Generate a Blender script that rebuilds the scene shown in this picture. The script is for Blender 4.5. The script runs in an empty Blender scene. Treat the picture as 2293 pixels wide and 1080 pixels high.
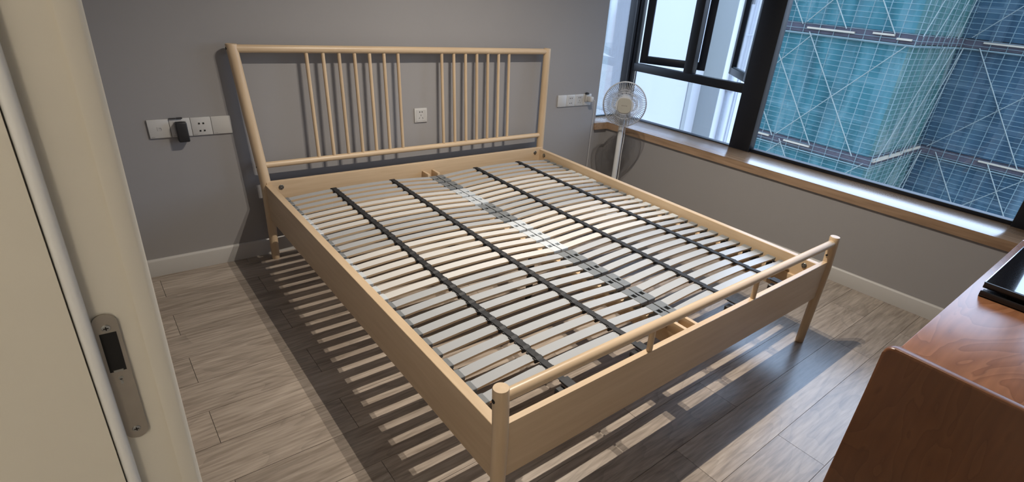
import bpy, bmesh, math, random
from mathutils import Vector, Matrix
random.seed(7)
SC = bpy.context.scene
COL = SC.collection
PI = math.pi

# ------------------------------------------------------------------ camera
cam_d = bpy.data.cameras.new('camera'); cam = bpy.data.objects.new('camera', cam_d); COL.objects.link(cam)
Rr = ((0.76505353, -0.63788297, 0.08830865), (0.23533407, 0.40459059, 0.88369923), (0.59942553, 0.65529518, -0.45964906))
CAM = Vector((-0.6334, -0.8257, 1.4778))
cam.matrix_world = Matrix(((Rr[0][0], Rr[1][0], -Rr[2][0], CAM.x), (Rr[0][1], Rr[1][1], -Rr[2][1], CAM.y),
                           (Rr[0][2], Rr[1][2], -Rr[2][2], CAM.z), (0, 0, 0, 1)))
cam_d.sensor_width = 36.0; cam_d.sensor_fit = 'HORIZONTAL'; cam_d.lens = 36.0 * 1192.71 / 2293.0
cam_d.shift_x = -86.39 / 2293.0; cam_d.shift_y = 58.81 / 2293.0
cam_d.clip_start = 0.02; cam_d.clip_end = 400
SC.camera = cam

# ------------------------------------------------------------------ exposure, sky, sun, lamps
vs = SC.view_settings
vs.view_transform = 'Standard'; vs.look = 'None'; vs.gamma = 1.0; vs.exposure = 0.0; vs.use_curve_mapping = False
SC.cycles.max_bounces = 10; SC.cycles.diffuse_bounces = 5; SC.cycles.glossy_bounces = 4; SC.cycles.transparent_max_bounces = 12
SC.cycles.sample_clamp_indirect = 6.0
SC.cycles.use_denoising = True
SC.cycles.caustics_reflective = False; SC.cycles.caustics_refractive = False

world = bpy.data.worlds.new('sky'); SC.world = world; world.use_nodes = True
nt = world.node_tree; nt.nodes.clear()
wo = nt.nodes.new('ShaderNodeOutputWorld'); wb = nt.nodes.new('ShaderNodeBackground')
tc = nt.nodes.new('ShaderNodeTexCoord'); sx = nt.nodes.new('ShaderNodeSeparateXYZ'); mr = nt.nodes.new('ShaderNodeMapRange')
cr = nt.nodes.new('ShaderNodeValToRGB')
mr.inputs[1].default_value = -1; mr.inputs[2].default_value = 1
e = cr.color_ramp.elements
e[0].position = 0.0; e[0].color = (0.12, 0.13, 0.14, 1)
e[1].position = 1.0; e[1].color = (0.42, 0.66, 1.0, 1)
k = e.new(0.48); k.color = (0.22, 0.24, 0.26, 1)
k = e.new(0.52); k.color = (0.62, 0.78, 1.0, 1)
nt.links.new(tc.outputs['Generated'], sx.inputs[0]); nt.links.new(sx.outputs['Z'], mr.inputs[0])
nt.links.new(mr.outputs[0], cr.inputs[0]); nt.links.new(cr.outputs[0], wb.inputs[0]); nt.links.new(wb.outputs[0], wo.inputs[0])
wb.inputs[1].default_value = 5.5

def light(name, kind, loc, energy, color=(1, 1, 1)):
    d = bpy.data.lights.new(name, kind); d.energy = energy; d.color = color
    o = bpy.data.objects.new(name, d); o.location = loc; COL.objects.link(o); return o

sun = light('hazy_sun', 'SUN', (20, -20, 30), 0.9, (1.0, 0.97, 0.92))
sun.data.angle = math.radians(12)
sun.rotation_euler = Vector((0.12, 0.62, -0.78)).to_track_quat('-Z', 'Y').to_euler()
# the twin ceiling lamp above the bed (out of frame): two small warm sources side by side
for lx in (0.94, 1.105):
    l = light('ceiling_lamp', 'AREA', (lx, 0.66, 2.5), 25, (1.0, 0.91, 0.79)); l.data.shape = 'DISK'; l.data.size = 0.016; l.data.spread = 2.4
l = light('door_frame_fill', 'POINT', (-1.35, -1.6, 2.3), 25, (1.0, 0.89, 0.74)); l.data.shadow_soft_size = 0.1  # added unseen fill light that brightens the door frame

# local frame of the window wall (it stands 3 degrees off square)
TH = math.atan(0.055); CT, ST = math.cos(TH), math.sin(TH)
WO = Vector((2.778, 0, 0)); NA = Vector((CT, ST, 0)); TB = Vector((-ST, CT, 0))
WM = Matrix(((CT, -ST, 0, WO.x), (ST, CT, 0, WO.y), (0, 0, 1, 0), (0, 0, 0, 1)))
def LW(a, b, z): return WO + NA * a + TB * b + Vector((0, 0, z))

pl = bpy.data.lights.new('window_portal', 'AREA'); pl.shape = 'RECTANGLE'; pl.size = 3.7; pl.size_y = 1.7
po = bpy.data.objects.new('window_portal', pl); COL.objects.link(po)
pl.cycles.is_portal = True
po.matrix_world = Matrix.Translation(LW(0.40, 0.55, 1.35)) @ Matrix.Rotation(TH, 4, 'Z') @ Matrix(((0, 0, 1, 0), (1, 0, 0, 0), (0, 1, 0, 0), (0, 0, 0, 1)))

# ------------------------------------------------------------------ materials
def new_mat(name):
    m = bpy.data.materials.new(name); m.use_nodes = True
    return m, m.node_tree, m.node_tree.nodes['Principled BSDF']
def plain(name, col, rough=0.5, metal=0.0, spec=0.5, noise=0.0, nscale=20, bump=0.0, coat=0.0):
    m, t, b = new_mat(name)
    b.inputs['Base Color'].default_value = (*col, 1); b.inputs['Roughness'].default_value = rough
    b.inputs['Metallic'].default_value = metal; b.inputs['Specular IOR Level'].default_value = spec
    if coat: b.inputs['Coat Weight'].default_value = coat; b.inputs['Coat Roughness'].default_value = 0.1
    if noise or bump:
        c = t.nodes.new('ShaderNodeTexCoord'); n = t.nodes.new('ShaderNodeTexNoise')
        n.inputs['Scale'].default_value = nscale; n.inputs['Detail'].default_value = 4
        t.links.new(c.outputs['Object'], n.inputs['Vector'])
        if noise:
            mx = t.nodes.new('ShaderNodeMixRGB'); mx.inputs[1].default_value = (*[v * (1 - noise) for v in col], 1)
            mx.inputs[2].default_value = (*[min(1, v * (1 + noise)) for v in col], 1)
            t.links.new(n.outputs[0], mx.inputs[0]); t.links.new(mx.outputs[0], b.inputs['Base Color'])
        if bump:
            bp = t.nodes.new('ShaderNodeBump'); bp.inputs['Strength'].default_value = bump; bp.inputs['Distance'].default_value = 0.002
            t.links.new(n.outputs[0], bp.inputs['Height']); t.links.new(bp.outputs[0], b.inputs['Normal'])
    return m
def wood(name, dark, light_, axis=0, fine=60, coarse=6, stretch=14, rough=0.4, dist=0.6, vary=0.12, bump=0.05, spec=0.5, streak=0.5, rings=0.0):
    """long grain along one axis; each object gets its own shift of grain and tone"""
    m, t, b = new_mat(name); N = t.nodes.new; L = t.links.new
    c = N('ShaderNodeTexCoord'); oi = N('ShaderNodeObjectInfo')
    ad = N('ShaderNodeVectorMath'); ad.operation = 'MULTIPLY_ADD'
    cmb = N('ShaderNodeCombineXYZ')
    for i in range(3): L(oi.outputs['Random'], cmb.inputs[i])
    L(cmb.outputs[0], ad.inputs[0]); ad.inputs[1].default_value = (7.3, 11.1, 5.7); L(c.outputs['Object'], ad.inputs[2])
    mp = N('ShaderNodeMapping'); s = [1.0, 1.0, 1.0]; s[axis] = 1.0 / stretch; mp.inputs['Scale'].default_value = s
    L(ad.outputs[0], mp.inputs['Vector'])
    n1 = N('ShaderNodeTexNoise'); n1.inputs['Scale'].default_value = coarse; n1.inputs['Detail'].default_value = 5; n1.inputs['Distortion'].default_value = dist
    n2 = N('ShaderNodeTexNoise'); n2.inputs['Scale'].default_value = fine; n2.inputs['Detail'].default_value = 3; n2.inputs['Distortion'].default_value = dist * 0.3
    L(mp.outputs[0], n1.inputs['Vector']); L(mp.outputs[0], n2.inputs['Vector'])
    mx = N('ShaderNodeMath'); mx.operation = 'MULTIPLY_ADD'; mx.inputs[1].default_value = streak
    L(n2.outputs[0], mx.inputs[0])
    sc = N('ShaderNodeMath'); sc.operation = 'MULTIPLY'; sc.inputs[1].default_value = 1 - streak; L(n1.outputs[0], sc.inputs[0]); L(sc.outputs[0], mx.inputs[2])
    rp = N('ShaderNodeValToRGB'); rp.color_ramp.elements[0].position = 0.33; rp.color_ramp.elements[1].position = 0.67
    rp.color_ramp.elements[0].color = (*dark, 1); rp.color_ramp.elements[1].color = (*light_, 1)
    L(mx.outputs[0], rp.inputs[0])
    src = rp.outputs[0]
    if rings:      # growth-ring contours of the printed oak decor
        mp3 = N('ShaderNodeMapping'); s3 = [5.0, 5.0, 5.0]; s3[axis] = 0.9; mp3.inputs['Scale'].default_value = s3; L(ad.outputs[0], mp3.inputs['Vector'])
        n3 = N('ShaderNodeTexNoise'); n3.inputs['Scale'].default_value = 1.0; n3.inputs['Detail'].default_value = 1.5; n3.inputs['Distortion'].default_value = 0.4; L(mp3.outputs[0], n3.inputs['Vector'])
        m3 = N('ShaderNodeMath'); m3.operation = 'MULTIPLY'; m3.inputs[1].default_value = 16.0; L(n3.outputs[0], m3.inputs[0])
        f3 = N('ShaderNodeMath'); f3.operation = 'FRACT'; L(m3.outputs[0], f3.inputs[0])
        r3 = N('ShaderNodeValToRGB'); g3 = r3.color_ramp.elements; g3[0].position = 0.0; g3[0].color = (1 - rings, 1 - rings, 1 - rings, 1); g3[1].position = 0.35; g3[1].color = (1, 1, 1, 1)
        L(f3.outputs[0], r3.inputs[0])
        x3 = N('ShaderNodeMixRGB'); x3.blend_type = 'MULTIPLY'; x3.inputs[0].default_value = 1.0; L(src, x3.inputs[1]); L(r3.outputs[0], x3.inputs[2]); src = x3.outputs[0]
    hv = N('ShaderNodeHueSaturation'); mrr = N('ShaderNodeMapRange'); mrr.inputs[3].default_value = 1 - vary; mrr.inputs[4].default_value = 1 + vary
    L(oi.outputs['Random'], mrr.inputs[0]); L(mrr.outputs[0], hv.inputs['Value']); L(src, hv.inputs['Color'])
    L(hv.outputs[0], b.inputs['Base Color'])
    b.inputs['Roughness'].default_value = rough; b.inputs['Specular IOR Level'].default_value = spec
    if bump:
        bp = N('ShaderNodeBump'); bp.inputs['Strength'].default_value = bump; bp.inputs['Distance'].default_value = 0.001
        L(mx.outputs[0], bp.inputs['Height']); L(bp.outputs[0], b.inputs['Normal'])
    return m
def glass(name, tint=(1, 1, 1), refl=1.0):
    m, t, b = new_mat(name); t.nodes.remove(b)
    o = t.nodes['Material Output']; tr = t.nodes.new('ShaderNodeBsdfTransparent'); g = t.nodes.new('ShaderNodeBsdfGlossy')
    f = t.nodes.new('ShaderNodeFresnel'); f.inputs[0].default_value = 1.45
    tr.inputs[0].default_value = (*tint, 1); g.inputs['Roughness'].default_value = 0.0
    ml = t.nodes.new('ShaderNodeMath'); ml.operation = 'MULTIPLY'; ml.inputs[1].default_value = refl; t.links.new(f.outputs[0], ml.inputs[0])
    mx = t.nodes.new('ShaderNodeMixShader'); t.links.new(ml.outputs[0], mx.inputs[0]); t.links.new(tr.outputs[0], mx.inputs[1]); t.links.new(g.outputs[0], mx.inputs[2])
    t.links.new(mx.outputs[0], o.inputs[0]); return m

M = {}
M['wall'] = plain('greige_wall_paint', (0.288, 0.277, 0.275), 0.85, spec=0.2, noise=0.03, nscale=2.5, bump=0.03)
M['white_paint'] = plain('white_wall_paint', (0.80, 0.80, 0.79), 0.8, spec=0.2)
M['ceiling'] = plain('ceiling_paint', (0.78, 0.77, 0.75), 0.9, spec=0.1)
M['base'] = plain('white_baseboard', (0.44, 0.425, 0.405), 0.45)
M['cream'] = plain('cream_lacquer', (0.64, 0.60, 0.51), 0.38, noise=0.02, nscale=1.5)
M['seal'] = plain('pale_rubber_seal', (0.72, 0.72, 0.70), 0.25)
BD, BL_ = (0.48, 0.345, 0.215), (0.58, 0.44, 0.29)
M['birch_x'] = wood('birch_grain_x', BD, BL_, 0, 50, 5, 12, 0.38, 0.4, 0.04, 0.02, 0.45)
M['birch_y'] = wood('birch_grain_y', BD, BL_, 1, 50, 5, 12, 0.38, 0.4, 0.04, 0.02, 0.45)
M['birch_z'] = wood('birch_grain_z', BD, BL_, 2, 50, 5, 12, 0.38, 0.4, 0.04, 0.02, 0.45)
M['slat_white'] = plain('white_slat_foil', (0.50, 0.485, 0.46), 0.42)
M['slat_grey'] = plain('grey_slat_foil', (0.335, 0.345, 0.355), 0.34)
M['cap_dark'] = plain('grey_plastic_cap', (0.15, 0.16, 0.165), 0.4)
M['cap_clear'] = plain('pale_plastic_cap', (0.47, 0.50, 0.52), 0.35)
M['strap'] = plain('black_webbing', (0.011, 0.011, 0.012), 0.65, noise=0.3, nscale=400, bump=0.2)
M['black'] = plain('black_plastic', (0.015, 0.015, 0.017), 0.4)
M['hole'] = plain('dark_hole', (0.008, 0.007, 0.006), 0.9)
M['steel'] = plain('zinc_steel', (0.42, 0.42, 0.41), 0.35, 1.0)
M['dsteel'] = plain('dark_zinc_steel', (0.16, 0.16, 0.15), 0.4, 0.9)
M['brushed'] = plain('satin_nickel', (0.40, 0.36, 0.31), 0.42, 0.75, noise=0.08, nscale=60)
M['oak_x'] = wood('grey_oak_laminate', (0.195, 0.155, 0.122), (0.385, 0.325, 0.268), 0, 85, 9, 11, 0.27, 1.1, 0.08, 0.05, 0.85, 0.6, rings=0.15)
M['sill'] = wood('oak_sill', (0.20, 0.125, 0.075), (0.36, 0.24, 0.15), 1, 55, 6, 14, 0.21, 0.6, 0.0, 0.02, 0.6, 0.5)
M['sill'].node_tree.nodes['Principled BSDF'].inputs['Coat Weight'].default_value = 0.2
M['sill'].node_tree.nodes['Principled BSDF'].inputs['Coat Roughness'].default_value = 0.20
def veneer(name, dark, light_, line, axis, rough):
    """plain-sliced veneer: soft tone clouds with thin dark contour lines of the growth rings"""
    m, t, b = new_mat(name); N = t.nodes.new; L = t.links.new
    c = N('ShaderNodeTexCoord'); mp = N('ShaderNodeMapping'); sc_ = [2.6, 2.6, 2.6]; sc_[axis] = 1.1; mp.inputs['Scale'].default_value = sc_
    L(c.outputs['Object'], mp.inputs['Vector'])
    n = N('ShaderNodeTexNoise'); n.inputs['Scale'].default_value = 1.5; n.inputs['Detail'].default_value = 2.5; n.inputs['Distortion'].default_value = 1.6; L(mp.outputs[0], n.inputs['Vector'])
    mu = N('ShaderNodeMath'); mu.operation = 'MULTIPLY'; mu.inputs[1].default_value = 9.0; L(n.outputs[0], mu.inputs[0])
    fr_ = N('ShaderNodeMath'); fr_.operation = 'FRACT'; L(mu.outputs[0], fr_.inputs[0])
    rp = N('ShaderNodeValToRGB'); e_ = rp.color_ramp.elements
    e_[0].position = 0.0; e_[0].color = (*line, 1); e_[1].position = 1.0; e_[1].color = (*dark, 1)
    q = e_.new(0.10); q.color = (*light_, 1); q = e_.new(0.55); q.color = (*[(a_ + b_) / 2 for a_, b_ in zip(dark, light_)], 1)
    L(fr_.outputs[0], rp.inputs[0])
    n2 = N('ShaderNodeTexNoise'); n2.inputs['Scale'].default_value = 60; mp2 = N('ShaderNodeMapping'); s2_ = [1, 1, 1]; s2_[axis] = 0.08; mp2.inputs['Scale'].default_value = s2_
    L(c.outputs['Object'], mp2.inputs['Vector']); L(mp2.outputs[0], n2.inputs['Vector'])
    mx = N('ShaderNodeMixRGB'); mx.blend_type = 'MULTIPLY'; mx.inputs[0].default_value = 0.35; L(rp.outputs[0], mx.inputs[1]); L(n2.outputs[0], mx.inputs[2])
    L(mx.outputs[0], b.inputs['Base Color']); b.inputs['Roughness'].default_value = rough; b.inputs['Specular IOR Level'].default_value = 0.6
    return m
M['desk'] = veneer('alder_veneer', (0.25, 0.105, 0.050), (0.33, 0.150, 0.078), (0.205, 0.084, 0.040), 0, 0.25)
M['desk_z'] = veneer('alder_veneer_upright_shaded', (0.175, 0.064, 0.022), (0.205, 0.080, 0.029), (0.15, 0.053, 0.018), 2, 0.35)  # upright grain; darker because the end panel's shade is put into the colour
M['desk_edge'] = wood('alder_veneer_edge', (0.30, 0.14, 0.065), (0.42, 0.21, 0.10), 1, 40, 6, 10, 0.35, 0.5, 0.0, 0.0)
M['frame'] = plain('dark_window_aluminium', (0.006, 0.0075, 0.012), 0.42, 0.0, 0.35)
M['gasket'] = plain('window_gasket', (0.03, 0.05, 0.06), 0.5)
M['glass'] = glass('window_glass', (0.95, 0.96, 0.985), 0.6)
M['plate'] = plain('white_socket_plastic', (0.50, 0.49, 0.475), 0.35)
M['plate2'] = plain('white_socket_insert', (0.455, 0.445, 0.43), 0.4)
M['print'] = plain('grey_print', (0.16, 0.15, 0.14), 0.6)
M['fan'] = plain('white_fan_plastic', (0.54, 0.55, 0.56), 0.35)
M['fan_grey'] = plain('pale_grey_fan_wire', (0.40, 0.42, 0.46), 0.4)
M['fan_hub'] = plain('ivory_fan_cap', (0.30, 0.292, 0.26), 0.4)
M['blade'] = glass('translucent_fan_blade', (0.86, 0.90, 0.95), 0.6)
M['tablet'] = plain('black_tablet_glass', (0.006, 0.006, 0.008), 0.03, 0, 0.6, coat=0.6)
M['silver'] = plain('silver_rim', (0.6, 0.62, 0.66), 0.25, 1.0)
M['ext_white'] = plain('white_facade_paint', (0.455, 0.475, 0.515), 0.85, noise=0.04, nscale=0.6)
M['ext_grey'] = plain('grey_facade_tone', (0.29, 0.31, 0.315), 0.85, noise=0.05, nscale=0.8)  # grey holds the shade of the wing's return face
M['ext_band'] = plain('pale_blue_facade_band', (0.50, 0.57, 0.60), 0.85)
M['pipe'] = plain('grey_drain_pipe', (0.40, 0.43, 0.48), 0.5)
M['pole'] = plain('pale_scaffold_tube', (0.115, 0.16, 0.165), 0.6, noise=0.35, nscale=0.7)
M['brace'] = plain('tan_scaffold_tube', (0.17, 0.19, 0.175), 0.6, noise=0.25, nscale=0.7)
M['bamboo'] = plain('tan_scaffold_board', (0.30, 0.26, 0.20), 0.8, noise=0.2, nscale=1.0)
M['slab'] = plain('dark_scaffold_platform', (0.04, 0.038, 0.05), 0.9, noise=0.5, nscale=1.2)
M['core_dark'] = plain('dark_building_core', (0.04, 0.06, 0.075), 0.9)
M['concrete'] = plain('raw_concrete', (0.17, 0.20, 0.21), 0.9, noise=0.2, nscale=0.5)

def net_mat(name, c0, c1, c2):
    m, t, b = new_mat(name); N = t.nodes.new; L = t.links.new
    c = N('ShaderNodeTexCoord'); mp = N('ShaderNodeMapping'); mp.inputs['Scale'].default_value = (0.55, 0.55, 0.14)
    n = N('ShaderNodeTexNoise'); n.inputs['Scale'].default_value = 1.0; n.inputs['Detail'].default_value = 6; n.inputs['Roughness'].default_value = 0.62
    rp = N('ShaderNodeValToRGB'); rp.color_ramp.elements[0].position = 0.32; rp.color_ramp.elements[0].color = (*c0, 1)
    rp.color_ramp.elements[1].position = 0.72; rp.color_ramp.elements[1].color = (*c2, 1)
    q = rp.color_ramp.elements.new(0.52); q.color = (*c1, 1)
    L(c.outputs['Object'], mp.inputs['Vector']); L(mp.outputs[0], n.inputs['Vector']); L(n.outputs[0], rp.inputs[0]); L(rp.outputs[0], b.inputs['Base Color'])
    b.inputs['Roughness'].default_value = 0.7; b.inputs['Specular IOR Level'].default_value = 0.25
    tr = N('ShaderNodeBsdfTransparent'); mx = N('ShaderNodeMixShader'); mx.inputs[0].default_value = 0.62     # open weave: part of the light passes
    L(tr.outputs[0], mx.inputs[1]); L(b.outputs[0], mx.inputs[2]); L(mx.outputs[0], t.nodes['Material Output'].inputs[0])
    return m
M['net'] = net_mat('teal_safety_net', (0.016, 0.095, 0.115), (0.042, 0.175, 0.20), (0.16, 0.30, 0.32))
M['net_shade'] = net_mat('shade_toned_safety_net', (0.014, 0.045, 0.078), (0.034, 0.09, 0.135), (0.10, 0.18, 0.22))  # set-back face: its bluish shade is put into the net colour
M['net3'] = net_mat('green_safety_net', (0.03, 0.12, 0.12), (0.07, 0.18, 0.17), (0.32, 0.36, 0.33))

# ------------------------------------------------------------------ mesh helpers
class MB:
    def __init__(s): s.bm = bmesh.new()
    def box(s, lo, hi, bev=0.0, mat=0, mtx=None, seg=2):
        x0, y0, z0 = lo; x1, y1, z1 = hi
        v = [s.bm.verts.new(p) for p in ((x0, y0, z0), (x1, y0, z0), (x1, y1, z0), (x0, y1, z0), (x0, y0, z1), (x1, y0, z1), (x1, y1, z1), (x0, y1, z1))]
        f = [s.bm.faces.new([v[i] for i in q]) for q in ((3, 2, 1, 0), (4, 5, 6, 7), (0, 1, 5, 4), (1, 2, 6, 5), (2, 3, 7, 6), (3, 0, 4, 7))]
        for q in f: q.material_index = mat
        vs_ = v
        if bev:
            ed = list({e for q in f for e in q.edges})
            r = bmesh.ops.bevel(s.bm, geom=ed, offset=bev, segments=seg, affect='EDGES', profile=0.5, material=-1)
            vs_ = list({vv for q in r['faces'] for vv in q.verts} | {vv for vv in v if vv.is_valid})
        if mtx is not None: bmesh.ops.transform(s.bm, matrix=mtx, verts=[x for x in vs_ if x.is_valid])
        return s
    def rings(s, rings, cap=True, mat=0, closed=False):
        vr = [[s.bm.verts.new(p) for p in r] for r in rings]
        n = len(vr[0]); fs = []
        m = len(vr)
        for i in range(m if closed else m - 1):
            a, b = vr[i], vr[(i + 1) % m]
            for k in range(n):
                fs.append(s.bm.faces.new((a[k], a[(k + 1) % n], b[(k + 1) % n], b[k])))
        if cap and not closed:
            fs.append(s.bm.faces.new(vr[0][::-1])); fs.append(s.bm.faces.new(vr[-1]))
        for f in fs: f.material_index = mat
        return s
    def path(s, pts, r, n=8, mat=0, closed=False, cap=True):
        pts = [Vector(p) for p in pts]; m = len(pts)
        rr = r if isinstance(r, (list, tuple)) else [r] * m
        rings = []; up = None
        for i, p in enumerate(pts):
            a = pts[(i - 1) % m] if (closed or i > 0) else pts[i]
            b = pts[(i + 1) % m] if (closed or i < m - 1) else pts[i]
            d = (b - a).normalized()
            if up is None:
                up = Vector((0, 0, 1)) if abs(d.z) < 0.9 else Vector((1, 0, 0))
            x = up.cross(d).normalized(); y = d.cross(x).normalized(); up = y
            rings.append([p + x * math.cos(2 * PI * k / n) * rr[i] + y * math.sin(2 * PI * k / n) * rr[i] for k in range(n)])
        return s.rings(rings, cap, mat, closed)
    def lathe(s, prof, n=24, mtx=None, mat=0, cap=True):
        mtx = mtx or Matrix()
        return s.rings([[mtx @ Vector((r * math.cos(2 * PI * k / n), r * math.sin(2 * PI * k / n), z)) for k in range(n)] for r, z in prof], cap, mat)
    def prism(s, poly, z0, z1, mtx=None, mat=0):
        mtx = mtx or Matrix()
        return s.rings([[mtx @ Vector((x, y, z)) for x, y in poly] for z in (z0, z1)], True, mat)
    def build(s, name, mats, parent=None, smooth=True, loc=None, ang=35):
        bmesh.ops.recalc_face_normals(s.bm, faces=s.bm.faces)
        me = bpy.data.meshes.new(name); s.bm.to_mesh(me); s.bm.free()
        for m in (mats if isinstance(mats, (list, tuple)) else [mats]): me.materials.append(M[m])
        if smooth:
            me.shade_smooth(); me.set_sharp_from_angle(angle=math.radians(ang))
        return link(name, me, parent, loc)
def link(name, me, parent=None, loc=None):
    o = bpy.data.objects.new(name, me); COL.objects.link(o)
    if parent: o.parent = parent
    if loc is not None: o.location = loc
    return o
def copy(o, parent=None, loc=None):
    c = o.copy(); COL.objects.link(c)
    if parent: c.parent = parent
    if loc is not None: c.location = loc
    return c
def thing(name, label, cat, loc=(0, 0, 0), group=None):
    o = bpy.data.objects.new(name, None); COL.objects.link(o); o.location = loc; o.empty_display_size = 0.05
    return tag(o, label, cat, group)
def tag(o, label, cat, group=None):
    o['label'] = label; o['category'] = cat
    if group: o['group'] = group
    return o
def struct(o, label=None):
    o['kind'] = 'structure'
    if label: o['label'] = label
    return o
def sempty(name, label=None):
    o = bpy.data.objects.new(name, None); COL.objects.link(o); o.empty_display_size = 0.05
    return struct(o, label)

# ================================================================== ROOM SHELL
YB, XL, YF, ZC = 2.25, -0.66, -1.25, 2.62
# --- floor: a slab with single laminate planks on it
floor = MB().box((-2.2, -2.6, -0.12), (3.3, 2.6, -0.012)).build('floor', 'wall', smooth=False)
struct(floor, 'grey-brown oak laminate floor of staggered planks')
PW, PLEN = 0.19, 1.304
row = 0
cache = {}
j0 = -7
for r in range(j0, 15):
    y0 = -0.286 + PW * r; y1 = y0 + PW
    y0c, y1c = max(y0, -1.6), min(y1, YB + 0.01)
    if y1c - y0c < 0.01: continue
    off = (0.759 if r % 2 == 0 else 1.165) - 4 * PLEN
    for q in range(8):
        x0 = off + q * PLEN; x1 = x0 + PLEN
        x0c, x1c = max(x0, -2.0), min(x1, 2.86)
        if x1c - x0c < 0.02: continue
        key = (round(x1c - x0c, 3), round(y1c - y0c, 3))
        if key not in cache:
            lx, ly = key
            o = MB().box((0.0008, 0.0008, -0.012), (lx - 0.0008, ly - 0.0008, 0.0)).build('plank', 'oak_x', floor, smooth=False)
            cache[key] = o.data
        else:
            o = link('plank', cache[key], floor)
        o.location = (x0c, y0c, 0)
# --- walls
wb_ = MB(); wb_.box((-0.9, YB, 0), (2.505, 2.45, ZC)); wb_.box((2.5, YB + 0.012, 0), (2.80, 2.45, 0.505)); wb_.box((2.5, YB + 0.012, 2.15), (3.10, 2.45, ZC))
struct(wb_.build('wall_back', 'wall', smooth=False), 'greige painted wall behind the headboard')
wr = MB()
wr.box((0.0, -1.4, 0.0), (0.36, 2.40, 0.505), mtx=WM)
wr.box((0.0, -1.4, 2.15), (0.40, 2.42, ZC), mtx=WM)
wr.box((0.0, -1.5, 0.505), (0.40, -1.22, 2.2), mtx=WM)
struct(wr.build('wall_right', 'wall', smooth=False), 'greige painted wall under the bay window')
wl = MB()
wl.box((-0.78, -0.17, 0), (XL, YB + 0.05, ZC)); wl.box((-0.78, -1.13, 2.12), (XL, -0.15, ZC)); wl.box((-0.78, -1.6, 0), (XL, -1.13, ZC))
struct(wl.build('wall_left', 'wall', smooth=False), 'greige painted wall with the doorway')
struct(MB().box((XL, YF - 0.15, 0), (2.90, YF, ZC)).build('wall_front', 'white_paint', smooth=False))  # unseen wall, made white to bounce light onto the footboard panel
cw = MB(); cw.box((-2.2, -2.6, 0), (-2.0, 2.6, ZC)); cw.box((-2.2, -2.6, 0), (XL, -2.45, ZC)); cw.box((-2.2, 2.3, 0), (-0.7, 2.6, ZC)); cw.box((-0.78, -2.6, 0), (XL, -1.5, ZC))
struct(cw.build('wall_corridor', 'white_paint', smooth=False))
struct(MB().box((-2.2, -2.6, ZC), (3.13, 2.46, ZC + 0.15)).build('ceiling', 'ceiling', smooth=False))
# --- baseboards with a thin rounded cap
def base_prof(mb, p0, p1, nrm, h=0.0914, t=0.014):
    p0, p1, nrm = Vector(p0), Vector(p1), Vector(nrm)
    prof = [(0, 0), (t, 0), (t, h - 0.012), (t * 0.75, h - 0.004), (t * 0.35, h), (0, h)]
    mb.rings([[p + nrm * a + Vector((0, 0, z)) for a, z in prof] for p in (p0, p1)])
mb = MB(); base_prof(mb, (XL, YB, 0), (2.505, YB, 0), (0, -1, 0)); base_prof(mb, (2.505, YB + 0.012, 0), (2.70, YB + 0.012, 0), (0, -1, 0))
struct(mb.build('baseboard_back', 'base', ang=60), 'white baseboard along the headboard wall')
mb = MB(); base_prof(mb, LW(0, -1.25, 0), LW(0, 2.27, 0), -NA)
struct(mb.build('baseboard_right', 'base', ang=60), 'white baseboard under the bay window')
mb = MB(); base_prof(mb, (XL, -0.15, 0), (XL, YB, 0), (1, 0, 0), t=0.012)
struct(mb.build('baseboard_left', 'base', ang=60))
# --- wooden sill, filling the niche on the left
f0 = LW(-0.014, 0, 0); 
def on_front(y):
    b = (y - (WO.y + NA.y * -0.014)) / TB.y
    return LW(-0.014, b, 0)
c1 = on_front(2.236); c2 = LW(-0.014, -1.23, 0); c3 = LW(0.34, -1.23, 0); c4 = LW(0.34, 2.44, 0)
poly = [(2.497, 2.236), (c1.x, c1.y), (c2.x, c2.y), (c3.x, c3.y), (c4.x, 2.44), (2.497, 2.44)]
sb = MB().prism(poly, 0.506, 0.56)
ed = [e for e in sb.bm.edges]
bmesh.ops.bevel(sb.bm, geom=ed, offset=0.003, segments=2, affect='EDGES', profile=0.5)
struct(sb.build('trim_2', 'sill'), 'oak window sill board along the bay window')

# ================================================================== WINDOW
win = sempty('window_1', 'dark aluminium bay window with two open casements')
A0, A1 = 0.305, 0.365
def wbar(name, b0, b1, z0, z1, a0=A0, a1=A1, bev=0.003, mat='frame', par=None):
    return MB().box((a0, b0, z0), (a1, b1, z1), bev, mtx=WM).build(name, mat, par or win)
ZT = 2.13
wbar('jamb', 2.312, 2.436, 0.56, ZT)
MB().box((0.285, 2.335, 0.56), (0.31, 2.36, ZT), 0.008, mtx=WM).build('jamb_bead', 'frame', win)
wbar('mullion', 1.13, 1.293, 0.556, ZT, a0=0.285)
wbar('mullion', -0.60, -0.445, 0.556, ZT, a0=0.285)
wbar('jamb', -1.24, -1.15, 0.556, ZT)
wbar('transom', 1.293, 2.312, 0.945, 1.006)
wbar('transom', -1.15, -0.60, 0.945, 1.006)
wbar('centre_mullion', 1.745, 1.824, 1.006, ZT)
wbar('head', -1.24, 2.43, 2.08, 2.17)
wbar('bottom_rail', 1.293, 2.312, 0.556, 0.567)
wbar('bottom_rail', -0.445, 1.13, 0.556, 0.583)
wbar('bottom_rail', -1.15, -0.60, 0.556, 0.583)
def pane(name, b0, b1, z0, z1, a=0.338, par=None):
    return MB().box((a, b0, z0), (a + 0.006, b1, z1), mtx=WM).build(name, 'glass', par or win, smooth=False)
pane('pane', 1.293, 2.312, 0.565, 0.946)
MB().box((2.505, 2.436, 0.566), (2.985, 2.442, 2.15)).build('side_pane', 'glass', win, smooth=False)
MB().box((2.505, 2.428, 0.558), (2.985, 2.446, 0.567), 0.001, seg=1).build('bottom_rail', 'gasket', win)
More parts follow.
